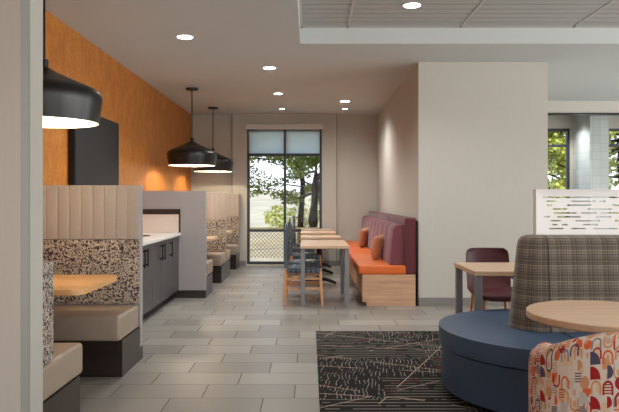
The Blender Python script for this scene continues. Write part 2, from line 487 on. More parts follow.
def window(n, w, ymid, vs, hs):
    x0, x1, z0, z1 = w; t = .05; d0, d1 = ymid-.04, ymid+.04
    bm = nb()
    box(bm, x0, x0+t, d0, d1, z0, z1); box(bm, x1-t, x1, d0, d1, z0, z1)
    box(bm, x0+t, x1-t, d0, d1, z1-t, z1); box(bm, x0+t, x1-t, d0, d1, z0, z0+t)
    root = struct('window_%d' % n, bm, 'frame')
    bm = nb()
    for v in vs: box(bm, v-t/2, v+t/2, d0+.005, d1-.005, z0+t, z1-t)
    struct('mullion', bm, 'frame', root)
    bm = nb()
    for h in hs:
        xs = [x0+t] + sorted(v for v in vs) + [x1-t]
        for a, b in zip(xs[:-1], xs[1:]):
            box(bm, a + (t/2 if a in vs else 0), b - (t/2 if b in vs else 0), d0+.008, d1-.008, h-t/2, h+t/2)
    struct('transom', bm, 'frame', root)
    struct('pane', cbox(x0+t, x1-t, ymid-.003, ymid+.003, z0+t, z1-t), 'glass', root)
    return root
window(1, W1, PY+.06, [-.487], [.695, 2.19])
window(2, W2, YB+.06, [4.43], [2.38])
window(3, W3, YB+.06, [6.4], [2.38])
# roller blind of window 1
bl = thing('roller_blind', 'pale roller blind half lowered over the tall back window', 'blind', (-.495, PY-.05, W1[3]))
obj('cassette', cbox(-1.26, .27, PY-.1, PY-.002, 2.69, 2.79, .006), 'casing', bl, label='beige blind casing')
obj('blind_fabric', cbox(-1.2, -.51, PY+.008, PY+.012, 2.22, 2.69), 'shade', bl)
obj('blind_fabric', cbox(-.464, .2, PY+.008, PY+.012, 2.22, 2.69), 'shade', bl)
obj('hem_bar', cbox(-1.2, -.51, PY+.002, PY+.016, 2.2, 2.22), 'frame', bl)
obj('hem_bar', cbox(-.464, .2, PY+.002, PY+.016, 2.2, 2.22), 'frame', bl)

# ------------------------------------------------------------------ ceiling lights
def light(name, kind, loc, energy, color=(.975, .987,.965), **k):
    d = bpy.data.lights.new(name, kind); d.energy = energy; d.color = color
    for a, b in k.items(): setattr(d, a, b)
    o = bpy.data.objects.new(name, d); C.objects.link(o); o.location = loc
    return o
def downlight(x, y, z, r, label, e=115, spot=True):
    t = thing('ceiling_light', label, 'ceiling light', (x, y, z), 'round recessed ceiling lights')
    obj('trim_ring', lathe(nb(), [(r*.93, z-.001), (r*1.12, z-.004), (r*1.12, z), (r*.93, z)], x, y, 28), 'white', t)
    obj('lens', lathe(nb(), [(r*.92, z-.003), (.001, z-.003)], x, y, 28), 'lens', t)
    if e:
        l = light('downlight_and_fill', 'SPOT', (x, y, z-.03), e, spot_size=math.radians(146), spot_blend=.8, shadow_soft_size=.09)
    return t
LM = .086
downlight(-1.295, 6.66, H, LM, 'bright round ceiling light nearest the orange wall and the near pendant')
downlight(-.514, 8.22, H, LM, 'round ceiling light second from the front in the middle row')
downlight(-.50, 10.2, H, .07, 'round ceiling light in the middle row, third from the front')
downlight(.61, 11.0, H, .085, 'round ceiling light over the cafe tables near the back window')
downlight(.985, 6.15, HZ-.006, LM, 'large bright round light in the slatted recessed ceiling')
downlight(-.51, 11.9, H, .05, 'tiny ceiling light left of the blind, closest to the back wall', 12)
downlight(.66, 11.9, H, .05, 'tiny ceiling light just right of the window by the back wall', 12)
for x, y in ((3.4, 6.15), (.985, 3.4), (3.4, 3.4), (.985, .6), (3.4, .6), (5.6, 3.4), (5.6, 6.15)):
    light('downlight_and_fill', 'SPOT', (x, y, HZ-.03), 75, spot_size=math.radians(118), spot_blend=.9, shadow_soft_size=.1)  # fill spots added over the unseen part of the recess, no fittings
for x, y in ((-1.295, 1.5), (-1.295, -.8), (4.2, 9.2), (6, 9.2)):
    light('downlight_and_fill', 'SPOT', (x, y, H-.03), 75, spot_size=math.radians(118), spot_blend=.9, shadow_soft_size=.1)  # more unseen spots added for general illumination
for x, yy in ((4.85, 12.2), (6.6, 11.9)):
    light('downlight_and_fill', 'SPOT', (x, yy, H-.03), 110, spot_size=math.radians(118), spot_blend=.9, shadow_soft_size=.1)  # spots added to brighten the tiled column and the bay beside it

# ------------------------------------------------------------------ pendants
def pendant(x, y, label):
    t = thing('pendant_lamp', label, 'pendant lamp', (x, y, 1.82), 'black dome pendants over the booths')
    b = 1.82
    out = [(.350, b), (.360, b+.06), (.371, b+.13), (.375, b+.165), (.368, b+.195), (.345, b+.222), (.30, b+.245), (.2, b+.287), (.09, b+.335), (.04, b+.365), (.028, b+.37)]
    inn = [(.028, b+.36), (.09, b+.325), (.2, b+.278), (.30, b+.237), (.343, b+.212), (.36, b+.19), (.367, b+.165), (.363, b+.13), (.352, b+.06), (.345, b+.001)]
    obj('lamp_shade', lathe(nb(), out, x, y, 48), 'black_soft', t, True)
    obj('shade_lining', lathe(nb(), inn + [(.350, b)], x, y, 48), 'shade_in', t, True, label='white inside of the shade')
    obj('socket_cap', lathe(nb(), [(.028, b+.365), (.028, b+.42), (.012, b+.43), (.001, b+.43)], x, y, 16), 'black', t, True)
    obj('cord', lathe(nb(), [(.008, b+.43), (.008, H-.025)], x, y, 8), 'black', t)
    obj('canopy', lathe(nb(), [(.001, H-.028), (.09, H-.028), (.095, H-.002), (.001, H-.002)], x, y, 28), 'black', t)
    obj('bulb', lathe(nb(), [(.001, b+.18), (.03, b+.19), (.045, b+.22), (.035, b+.26), (.02, b+.3)], x, y, 16), 'bulb', t, True)
    light('pendant_lamp_light', 'POINT', (x, y, b+.13), 11 if y < 5 else 24, (1, .87, .66), shadow_soft_size=.02)
    return t
pendant(-1.782, 4.30, 'near black pendant lamp cut off by the wall end, over the front booth')
pendant(-1.783, 9.71, 'middle black pendant lamp overlapping the one behind it')
pendant(-1.769, 11.73, 'farthest black pendant lamp, half hidden behind another shade')

# ------------------------------------------------------------------ television
t = thing('television', 'large black television mounted on the orange wall', 'television', (XL+.01, 6.95, 1.375))
obj('casing', cbox(XL+.012, XL+.065, 6.22, 7.67, 1.375, 2.215, .004), 'black', t)
obj('screen', cbox(XL+.066, XL+.07, 6.235, 7.655, 1.39, 2.2), 'screen_glass', t)
obj('wall_bracket', cbox(XL+.001, XL+.012, 6.7, 7.2, 1.6, 2.0), 'black', t)

# ------------------------------------------------------------------ booths
XE = -1.375
def fluted(bm, x0, x1, yb, depth, z0, z1, n=10, sgn=-1):
    """channelled pad: cross sections along x"""
    rings = []
    cw = (x1-x0)/n
    pts = [(x0, 0)]
    for i in range(n):
        a = x0+i*cw
        for f, h in ((.0, .80), (.05, .95), (.12, 1), (.5, 1.0), (.88, 1), (.95, .95)): pts.append((a+f*cw, h*depth))
    pts += [(x1, .55*depth), (x1, 0)]
    for z in (z0, z1): rings.append([(x, yb+sgn*d, z) for x, d in pts])
    return loft(bm, rings, True, True)
def divider(y0, label, faces, pd=.035):
    th = .08
    t = thing('booth_divider', label, 'booth divider', (-1.86, y0+th/2, 0), 'tall upholstered booth dividers')
    obj('panel', cbox(XL+.015, XE, y0, y0+th, .1, 1.42, .004, 1), 'divider', t)
    obj('plinth', cbox(XL+.015, XE, y0-.004, y0+th+.004, 0, .1), 'dark_wood', t, label='dark plinth')
    for s in faces:
        yb = y0 if s < 0 else y0+th
        obj('channelled_pad', fluted(nb(), XL+.03, XE-.004, yb, .03, .985, 1.415, 10, s), 'flute', t, True)
        a, b = (yb-pd, yb) if s < 0 else (yb, yb+pd)
        obj('pattern_pad', cbox(XL+.03, XE+(.03 if pd > .1 else -.004), a, b, .46, .98, .01), 'maze', t, True, label='pad in dark and cream fleck fabric')
    return t
D = [3.13, 5.2, 8.49, 10.5, 12.5]
divider(D[0], 'booth divider tucked behind the wall end at the left', (1,), .16)
divider(D[1], 'nearest tall booth divider with channelled top and fleck lower half', (-1,))
divider(D[2], 'plain greyish booth divider closing off the far end of the counter', (1,))
divider(D[3], 'booth divider behind the plain one, with fleck lower half', (-1, 1))
divider(D[4], 'last booth divider standing against the back wall', (-1,))

def bench_parts(t, x0, x1, yback, s, ex=0, bk=.04):
    """seat projects from yback in direction s"""
    def yr(a, b): return (yback+s*a, yback+s*b) if s > 0 else (yback+s*b, yback+s*a)
    a, b = yr(.005, .50+ex); obj('base', cbox(x0, x1, a, b, 0, .27), 'dark_wood', t)
    a, b = yr(bk, .56+ex); obj('seat_cushion', cbox(x0+.005, x1, a, b, .272, .455, .028, 4), 'tan', t, True)
for yb, s, lab in ((D[0]+.08, 1, 'taupe leather booth bench cut off by the wall end'),
                   (D[1], -1, 'taupe leather booth bench in front of the nearest tall divider'),
                   (D[2]+.08, 1, 'booth bench just behind the plain divider at the counter end'),
                   (D[3], -1, 'booth bench facing the camera in the second booth'),
                   (D[3]+.08, 1, 'booth bench backing onto the second booth, turned to the window'),
                   (D[4], -1, 'booth bench deepest in the row, against the last divider')):
    t = thing('booth_bench', lab, 'booth bench', (-1.86, yb+s*.25, 0), 'booth benches along the orange wall')
    bench_parts(t, XL+.02, XE+(.03 if yb < 4 else 0), yb, s, .04 if yb < 4 else 0, .02 if yb < 4 else .04)
def rrect(x0, x1, y0, y1, r, seg=5, corners=(1,1,1,1)):
    out = []
    for (cx, cy, a0, k) in ((x1, y1, 0, 0), (x0, y1, 90, 1), (x0, y0, 180, 2), (x1, y0, 270, 3)):
        rr = r if corners[k] else .002
        ox = cx - rr if cx == x1 else cx + rr; oy = cy - rr if cy == y1 else cy + rr
        for i in range(seg+1):
            a = math.radians(a0 + 90*i/seg); out.append((ox+rr*math.cos(a), oy+rr*math.sin(a)))
    return out
def booth_table(y0, y1, label, m):
    yc = (y0+y1)/2
    t = thing('booth_table', label, 'table', (-1.86, yc, 0), 'booth tables')
    obj('tabletop', prism(nb(), rrect(XL+.02, -1.415, y0, y1, .09, 6, (1,0,0,1)), .705, .742, .004, 1), m, t, True)
    obj('column', lathe(nb(), [(.04, .02), (.04, .70)], -1.86, yc, 18), 'black', t, True)
    obj('foot', lathe(nb(), [(.001, 0), (.22, 0), (.22, .012), (.05, .03), (.001, .03)], -1.86, yc, 28), 'black', t)
booth_table(3.98, 4.78, 'honey wood table with rounded corners in the front booth', 'oak_deep')
booth_table(9.2, 9.92, 'wood table in the second booth, seen past the plain divider', 'oak')
booth_table(11.2, 11.88, 'wood table in the farthest booth near the window', 'oak')

# ------------------------------------------------------------------ counter cabinets
CX = -1.73
def cabinet(y0, y1, label, doors):
    t = thing('base_cabinet', label, 'cabinet', ((XL+CX)/2, (y0+y1)/2, 0), 'charcoal base cabinets')
    obj('body', cbox(XL+.02, CX-.02, y0+.002, y1-.002, .1, .828), 'cabinet', t)
    obj('toe_kick', cbox(XL+.05, CX-.08, y0+.002, y1-.002, 0, .1), 'black', t)
    w = (y1-y0)/doors
    for i in range(doors):
        a, b = y0+i*w, y0+(i+1)*w
        d = obj('door', cbox(CX-.019, CX, a+.003, b-.003, .105, .822, .002, 1), 'cabinet', t)
        hy = (b-.06) if (doors == 2 and i == 0) else (a+.06)
        bm = nb(); box(bm, CX+.03, CX+.042, hy-.008, hy+.008, .60, .79)
        box(bm, CX, CX+.03, hy-.006, hy+.006, .615, .63); box(bm, CX, CX+.03, hy-.006, hy+.006, .76, .775)
        obj('handle', bm, 'black', d)
cabinet(5.47, 6.265, 'charcoal base cabinet right behind the nearest divider', 2)
cabinet(6.265, 7.055, 'charcoal base cabinet with the paired handles nearest the tall divider in view', 2)
cabinet(7.055, 7.845, 'charcoal base cabinet with paired handles in the middle of the run', 2)
cabinet(7.845, 8.47, 'charcoal base cabinet at the far end beside the plain divider', 1)
w = cbox(XL+.005, CX+.03, 5.29, 8.484, .83, .866, .003, 1)
tag(obj('worktop', w, 'counter'), 'long white worktop over the charcoal cabinets', 'worktop')
t = thing('end_splash', 'pale splash panel with dark brown border at the worktop end', 'splash panel', (-2.0, 8.48, .868))
obj('board', cbox(XL+.01, CX-.0, 8.476, 8.486, .868, 1.11), 'splash', t)
bm = nb(); box(bm, XL+.01, CX+.02, 8.470, 8.486, 1.11, 1.18); box(bm, CX, CX+.02, 8.470, 8.486, .868, 1.11)
obj('border', bm, 'dark_wood', t)
tag(obj('sink_rim', lathe(nb(), [(.11, .866), (.13, .866), (.13, .872), (.11, .872), (.10, .867)], -2.05, 7.7, 24), 'black'), 'thin dark round rim set in the white worktop', 'sink')

# ------------------------------------------------------------------ banquette
bx0 = .65
t = thing('banquette', 'long banquette with orange seats, burgundy backs and oak base on the right', 'banquette', (1.0, 10.2, 0))
bm = nb(); box(bm, bx0+.09, 1.3, 7.87, YB-.02, 0, .1); box(bm, bx0, 1.3, 7.87, YB-.02, .1, .383)
box(bm, bx0+.05, 1.3, 7.85, 7.87, 0, .383); box(bm, bx0, bx0+.05, 7.85, 7.87, .05, .383)
obj('base', bm, 'oak_bench', t)
obj('back_edge_strip', cbox(1.32, 1.336, 7.845, YB-.02, 0, 1.04), 'dark_wood', t, label='dark strip against the wall')  # thin dark strip filling the gap between backs and wall
segs = [7.86, 9.45, 11.04, 12.66]
for a, b in zip(segs[:-1], segs[1:]):
    obj('seat_cushion', cbox(bx0-.05, 1.2, a+.007, b-.007, .384, .495, .025, 4), 'orange', t, True)
    # tall upper back
    bm = nb(); box(bm, 1.17, 1.318, a+.003, b-.003, .384, 1.08, .03, 4); obj('upper_back', bm, 'maroon', t, True)
n = 9; L = (12.55-7.9)/n
for i in range(n):
    a = 7.9+i*L
    bm = nb()
    rings = []
    for z, f, bk in ((.497, .99, 1.165), (.55, .985, 1.165), (.8, 1.01, 1.165), (.94, 1.03, 1.165), (.975, 1.05, 1.165), (.99, 1.08, 1.16)):
        d = bk-f; e = .035
        rings.append([(f+e*.35, a+.004, z), (f, a+e, z), (f, a+L-e, z), (f+e*.35, a+L-.004, z), (bk, a+L-.004, z), (bk, a+.004, z)])
    loft(bm, rings)
    obj('back_channel', bm, 'plum' if i else 'plum', t, True)
def pillow(x, y, z, w, d, rz, tilt, label):
    N = 16; rings = []
    def pt(u, v, sg):
        k = max(0, (1-u**4)*(1-v**4))**.6
        pin = 1-.07*(u*u*v*v)*1.6
        return Vector((sg*d*k, u*w*pin*(1-.05*(1-v*v)), v*w*pin*(1-.05*(1-u*u))))
    bm = nb(); grid = {}
    for sg in (-1, 1):
        for i in range(N+1):
            for j in range(N+1):
                u, v = -1+2*i/N, -1+2*j/N
                if (i in (0, N) or j in (0, N)) and sg == 1: grid[sg, i, j] = grid[-1, i, j]
                else: grid[sg, i, j] = bm.verts.new(pt(u, v, sg))
        for i in range(N):
            for j in range(N):
                bm.faces.new((grid[sg, i, j], grid[sg, i+1, j], grid[sg, i+1, j+1], grid[sg, i, j+1]))
    bmesh.ops.recalc_face_normals(bm, faces=bm.faces)
    mt = Matrix.Rotation(rz, 4, 'Z') @ Matrix.Rotation(tilt, 4, 'Y') @ Matrix.Rotation(.12, 4, 'X')
    bmesh.ops.transform(bm, matrix=mt, verts=bm.verts)
    zz = min(v.co.z for v in bm.verts)
    bmesh.ops.translate(bm, verts=bm.verts, vec=(x, y, z-zz+.001))
    for f_ in bm.faces: f_.smooth = True
    o = obj('throw_pillow', bm, 'pillow', origin=(x, y, z))
    return tag(o, label, 'pillow', 'rust throw pillows on the banquette')
pillow(.945, 8.72, .495, .172, .07, -.5, .16, 'rust brown throw pillow on the near part of the banquette')
pillow(.94, 10.95, .495, .172, .07, -.45, .16, 'rust throw pillow farther along the banquette, smaller in view')

# ------------------------------------------------------------------ cafe tables
def top_board(t, x0, x1, y0, y1, z=.742):
    obj('tabletop', cbox(x0, x1, y0, y1, z-.034, z, .003, 1), 'oak', t)
t = thing('cafe_table', 'nearest and longest cafe table, on four square grey legs', 'table', (.19, 8.36, 0))
top_board(t, -.115, .488, 7.78, 8.95)
for x in (-.108, .43):
    for y in (7.80, 8.86):
        obj('leg', cbox(x, x+.05, y, y+.05, 0, .708, .003, 1), 'grey_metal', t)
obj('support_rail', cbox(.16, .20, 7.9, 8.84, .67, .708), 'grey_metal', t)
def pedestal_table(x0, x1, y0, y1, label):
    xc, yc = .14, (y0+y1)/2
    t = thing('cafe_table', label, 'table', (xc, yc, 0), 'small pedestal cafe tables')
    top_board(t, x0, x1, y0, y1)
    obj('column', lathe(nb(), [(.032, .05), (.032, .708)], xc, yc, 16), 'black', t, True)
    bm = nb()
    for k in range(4):
        a = PI/4*0 + k*PI/2
        dx, dy = math.cos(a), math.sin(a)
        tube(bm, [(xc, yc, .085), (xc+dx*.1, yc+dy*.1, .08), (xc+dx*.2, yc+dy*.2, .05), (xc+dx*.27, yc+dy*.27, .018)], [.03, .028, .024, .018], 8)
    obj('foot', bm, 'black', t, True, label='black four-star foot')
pedestal_table(-.135, .48, 9.55, 10.2, 'second cafe table from the front, on a black pedestal')
pedestal_table(-.15, .45, 10.9, 11.5, 'third cafe table from the front, on a black pedestal')
pedestal_table(-.16, .43, 11.95, 12.5, 'last cafe table, closest to the back window')

def woven_chair(x, y, label):
    """back on the left (-x), seat towards +x; near side at y"""
    t = thing('woven_chair', label, 'chair', (x+.23, y+.22, 0), 'woven strap chairs at the cafe tables')
    wd = .45; dx = .46
    for yy in (y, y+wd-.035):
        # rear leg rises into the back post, slightly raked
        rings = []
        for z, ox, h in ((0, -.025, .015), (.43, .0, .018), (.46, .0, .018), (.72, .002, .012), (.93, .004, .009)):
            rings.append([(x+ox, yy, z), (x+ox+2*h, yy, z), (x+ox+2*h, yy+.035, z), (x+ox, yy+.035, z)])
        obj('leg', loft(nb(), rings[:3]), 'chair_wood', t)
        obj('back_post', loft(nb(), rings[2:]), 'strap', t, label='black strap-wrapped back post')
        rings = []
        for z, ox, h in ((0, .455, .013), (.46, .425, .018)):
            rings.append([(x+ox, yy, z), (x+ox+2*h, yy, z), (x+ox+2*h, yy+.035, z), (x+ox, yy+.035, z)])
        obj('leg', loft(nb(), rings), 'chair_wood', t)
        obj('stretcher', cbox(x+.005, x+.45, yy+.008, yy+.026, .2, .225), 'chair_wood', t)
        obj('stretcher', cbox(x+.02, x+.44, yy+.008, yy+.026, .32, .342), 'chair_wood', t)
    for xx, z in ((.0, .26), (.43, .26)):
        obj('stretcher', cbox(x+xx, x+xx+.02, y+.035, y+wd-.035, z, z+.025), 'chair_wood', t)
    obj('seat_frame', cbox(x+.02, x+.45, y+.002, y+wd-.002, .405, .454), 'black', t)
    # woven seat
    bm = nb(); n = 7; sw = (dx-.03)/n
    for i in range(n):
        a = x+.02+i*sw
        box(bm, a+.009, a+sw-.009, y-.004, y+wd+.004, .455+(i%2)*.004, .463+(i%2)*.004)
        for yy in (y-.006, y+wd+.002):
            box(bm, a+.012, a+sw-.012, yy, yy+.004, .40, .46)
    for j in range(8):
        b = y+.01+j*(wd-.02)/8
        box(bm, x+.015, x+dx-.005, b+.004, b+(wd-.02)/8-.004, .457+((j+1)%2)*.004, .461+((j+1)%2)*.004)
    for yy in (y-.009, y+wd+.005):
        for z in (.434,): box(bm, x+.02, x+dx-.01, yy, yy+.003, z, z+.012)
    obj('woven_seat', bm, 'strap', t)
    # woven back
    bm = nb()
    for j in range(4):
        z = .58+j*.08
        ox = .004
        box(bm, x+ox+.002, x+ox+.006, y+.034, y+wd-.034, z, z+.018)
    obj('woven_back', bm, 'strap', t)
    # arched top rail
    pts = [(x+.013, y+.017+ (wd-.035)*i/10, .925+.075*math.sin(PI*i/10)**.7) for i in range(11)]
    obj('top_rail', tube(nb(), pts, .009, 8), 'strap', t, True)
    return t
c0 = woven_chair(-.31, 7.85, 'nearest black woven chair with pale wooden legs')
for y, lab in ((8.47, 'black woven chair second from the front, at the long cafe table'),
               (9.66, 'black woven chair at the second cafe table'),
               (10.97, 'black woven chair at the third cafe table'),
               (11.99, 'black woven chair nearest the window, at the last cafe table')):
    dup(c0, (c0.location.x, y+.22, 0), lab, {9.66: .12, 10.97: -.15, 11.99: .1}.get(y))

# ------------------------------------------------------------------ side table and red chair
t = thing('side_table', 'square light oak table on grey legs beside the round-ended sofa', 'table', (1.62, 5.36, 0))
obj('tabletop', cbox(1.292, 1.98, 5.0, 5.72, .705, .742, .003, 1), 'oak', t)
for x in (1.30, 1.92):
    for y in (5.01, 5.655): obj('leg', cbox(x, x+.055, y, y+.055, .007, .705, .003, 1), 'grey_metal', t)
obj('support_rail', cbox(1.62, 1.66, 5.06, 5.66, .67, .705), 'grey_metal', t)
t = thing('side_chair', 'oxblood upholstered chair facing the camera behind the small oak table', 'chair', (1.72, 6.0, 0))
cx, cw = 1.715, .205
rings = []
# shell profile front of seat -> up the back (y,z)
prof = [(5.66, .435), (5.70, .462), (5.85, .455), (6.0, .445), (6.10, .46), (6.15, .52), (6.175, .6), (6.195, .7), (6.21, .78), (6.215, .815), (6.218, .835)]
def shell(th):
    R = []
    for i, (yy, zz) in enumerate(prof):
        w = cw*(1 if i < 8 else (.985, .93, .78)[i-8]) * (.93 if i == 0 else 1)
        row = []
        for k in range(9):
            f = -1+2*k/8
            wrap = (abs(f)**3)
            oy = -wrap*.05 if i > 4 else 0
            oz = wrap*.02 if i <= 4 else 0
            row.append((cx+f*w, yy+oy, zz+oz))
        nrm = (0, .035) if i < 4 else (.035, 0)
        back = [(px, py+ (nrm[0] if i > 3 else 0), pz-(nrm[1] if i <= 3 else 0)) for px, py, pz in row[::-1]]
        if i == 4: back = [(px, py+.025, pz-.025) for px, py, pz in row[::-1]]
        R.append(row+back)
    return R
obj('seat_shell', loft(nb(), shell(.03)), 'redchair', t, True)
for sx in (-1, 1):
    for y0, y1 in ((5.72, 5.69), (6.1, 6.16)):
        obj('leg', tube(nb(), [(cx+sx*.15, y0, .43), (cx+sx*.185, y1, .007)], [.02, .012], 10), 'chair_wood', t, True)

# ------------------------------------------------------------------ sofa
sc = (1.61, 4.26); R = .735; XE2 = 3.4
def stadium(x0c, r, xr, yc, seg=28, xl=None):
    pts = [(xr, yc-r)]
    pts = []
    for i in range(seg+1):
        a = PI/2 + PI*i/seg
        pts.append((x0c + r*math.cos(a), yc + r*math.sin(a)))
    return [(xr, yc+r)] + pts + [(xr, yc-r)]
t = thing('sofa', 'round-ended navy sofa bench with a plaid centre back', 'sofa', (2.2, 4.26, 0))
obj('plinth', prism(nb(), stadium(sc[0], R-.10, XE2-.05, sc[1]), 0.007, .06), 'black', t)
obj('seat_base', prism(nb(), stadium(sc[0], R-.018, XE2, sc[1]), .06, .325, 0), 'navy', t, True)
Lx = XE2-1.61
end = [p for p in stadium(sc[0], R, 1.607, sc[1], 36)]
obj('seat_cushion', prism(nb(), end, .336, .452, .03, 5), 'navy', t, True)
obj('seat_cushion', prism(nb(), [(1.612, sc[1]-R), (2.5, sc[1]-R), (2.5, sc[1]+R), (1.612, sc[1]+R)], .336, .452, .03, 5), 'navy', t, True)
obj('seat_cushion', prism(nb(), [(2.505, sc[1]-R), (XE2, sc[1]-R), (XE2, sc[1]+R), (2.505, sc[1]+R)], .336, .452, .03, 5), 'navy', t, True)
by = 4.29; bc = 1.545
hs = [(.455, .2), (.6, .185), (.8, .165), (.98, .148), (1.03, .138), (1.052, .12), (1.064, .09), (1.068, .04)]
seg = 24
rings = [[(bc-.003 + r*math.cos(PI/2+PI*i/seg), by + r*math.sin(PI/2+PI*i/seg), z) for i in range(seg+1)] for z, r in hs]
obj('end_back', loft(nb(), rings, True, True, uv=lambda a, b: (.17*PI*b/seg, hs[a][0])), 'plaid', t, True)
def backseg(x0, x1):
    rings = [[(x0, by-r, z), (x1, by-r, z), (x1, by+r, z), (x0, by+r, z)] for z, r in hs]
    uvs = [0, x1-x0, x1-x0+.3, 2*(x1-x0)+.3, 2*(x1-x0)+.6]
    return loft(nb(), rings, True, True, uv=lambda a, b: (x0+uvs[b], hs[a][0]))
obj('back', backseg(bc+.004, 2.5), 'plaid', t, True)
obj('back', backseg(2.506, XE2), 'plaid', t, True)
# perforated white screen standing on the back
sx0, sx1 = 1.515, 3.3; sz0, sz1 = 1.06, 1.367
t = thing('privacy_screen', 'white metal screen with short horizontal slots on top of the plaid back', 'privacy screen', (2.4, by, sz0))
bm = nb(); yy0, yy1 = by-.008, by+.008
fx0 = sx0+.045
rows = [(1.318-.0262*i) for i in range(9)]  # slot centre heights
hh = .0048
rng = random.Random(3)
box(bm, sx0, fx0, yy0, yy1, sz0, sz1)
box(bm, fx0, sx1, yy0, yy1, rows[0]+hh, sz1)
for i, z in enumerate(rows):
    if i+1 < len(rows): box(bm, fx0, sx1, yy0, yy1, rows[i+1]+hh, z-hh)
    else: box(bm, fx0, sx1, yy0, yy1, sz0, z-hh)
    x = fx0
    if i == 0:
        box(bm, sx1-.05, sx1, yy0, yy1, z-hh, z+hh); continue
    x += rng.uniform(0, .08)
    box(bm, fx0, x+.004, yy0, yy1, z-hh, z+hh)
    while x < sx1-.1:
        sl = rng.choice((.04, .07, .1, .16)); x += sl
        gp = rng.choice((.03, .05, .1, .14)); x2 = min(x+gp, sx1)
        box(bm, x, x2, yy0, yy1, z-hh, z+hh); x = x2
    if x < sx1: box(bm, sx1-.04, sx1, yy0, yy1, z-hh, z+hh)
obj('slotted_plate', bm, 'white', t)
bm = nb(); box(bm, sx0-.006, sx0, by-.03, by+.03, sz0, sz1+.004); box(bm, sx0, sx1, by-.03, by+.03, sz1, sz1+.004)
obj('flange', bm, 'white', t)

# ------------------------------------------------------------------ round table
tx, ty = 1.487, 3.18
t = thing('round_table', 'round light wood table in front of the plaid sofa', 'table', (tx, ty, 0))
obj('tabletop', lathe(nb(), [(.001, .706), (.385, .706), (.39, .71), (.39, .738), (.386, .742), (.001, .742)], tx, ty, 64), 'oak', t, True)
obj('column', lathe(nb(), [(.038, .02), (.038, .706)], tx, ty, 20), 'black', t, True)
obj('mounting_plate', cbox(tx-.11, tx+.11, ty-.11, ty+.11, .698, .7055), 'black', t)
obj('foot', lathe(nb(), [(.001, .007), (.25, .007), (.25, .014), (.05, .028), (.001, .028)], tx, ty, 32), 'black', t)

# ------------------------------------------------------------------ tub chair
cx, cy, ro, th = 1.245, 2.45, .385, .10
t = thing('tub_chair', 'tub armchair in cream fabric with red, rust and grey arches, back to the camera', 'armchair', (cx, cy, 0))
path = []
for i in range(45): path.append((0, math.radians(136 + 268*i/44)))
def upoint(k, r):
    m, q = path[k]
    if m == -1: return (cx-r, q)
    if m == 1: return (cx+r, q)
    return (cx+r*math.cos(q), cy+r*math.sin(q))
dist = [0]
for k in range(1, len(path)):
    a, b = upoint(k-1, ro), upoint(k, ro); dist.append(dist[-1]+math.hypot(a[0]-b[0], a[1]-b[1]))
tot = dist[-1]
rings = []; vv = []
for k in range(len(path)):
    q = math.degrees(path[k][1]); q = q if q < 270 else 540-q
    e = min(1, max(0, (q-150)/100)); e = e*e*(3-2*e)
    h = .705+.16*e
    sec = [(0, .11), (0, h-.05), (.006, h-.025), (.022, h-.006), (.045, h), (.07, h-.006), (.088, h-.025), (.095, h-.05), (.1, .38), (.1, .11)]
    rings.append([(*upoint(k, ro-d), z) for d, z in sec])
vs_ = [.11, .70, .725, .75, .775, .80, .825, .85, 1.2, 1.5]
obj('back_and_arms', loft(nb(), rings, True, True, uv=lambda a, b: (dist[a], vs_[b % 10] if b < 10 else 1.6)), 'retro', t, True)
obj('seat_cushion', prism(nb(), rrect(cx-.2, cx+.2, cy-.2, cy+.30, .1, 6), .30, .45, .03, 4), 'navy', t, True, label='dark blue seat cushion')
obj('seat_base', prism(nb(), rrect(cx-.2, cx+.2, cy-.18, cy+.28, .1, 6), .12, .298), 'retro', t)
for sx in (-1, 1):
    for dy in (-.2, .24): obj('leg', lathe(nb(), [(.001, .007), (.014, .007), (.02, .12), (.001, .12)], cx+sx*.17, cy+dy, 12), 'black', t)

# ------------------------------------------------------------------ rug
o = obj('rug', cbox(.063, 4.6, .8, 6.32, 0.0002, .0065), 'rug')
tag(o, 'charcoal rug with thin pale broken lines on the tiled floor', 'rug')

# ------------------------------------------------------------------ outdoors
bm = nb()
rings = []
for i in range(31):
    y = YB+.25 + 2.2*i
    z = -.15 if y < 15 else -.15 + min((y-15)*.055, 2.0) + .15*math.sin(y*.6)
    rings.append([(x, y, z + .12*math.sin(x*.7+y*.3)) for x in range(-30, 41, 2)])
loft(bm, rings, False, False)
o = struct('ground_outside', bm, 'ground')
def foliage(bm, c, r, n, size, flat=.6, rnd=random):
    for _ in range(n):
        while True:
            p = Vector((rnd.uniform(-1,1), rnd.uniform(-1,1), rnd.uniform(-1,1)))
            if p.length < 1: break
        p = Vector(c) + Vector((p.x*r, p.y*r, p.z*r*flat))
        a = Vector((rnd.gauss(0,1), rnd.gauss(0,1), rnd.gauss(0,.7))).normalized()*size*rnd.uniform(.6, 1.4)
        b = a.cross(Vector((rnd.gauss(0,1), rnd.gauss(0,1), rnd.gauss(0,1)))).normalized()*size*.32
        bm.faces.new([bm.verts.new(p-a*.5), bm.verts.new(p+b), bm.verts.new(p+a*.5), bm.verts.new(p-b)])
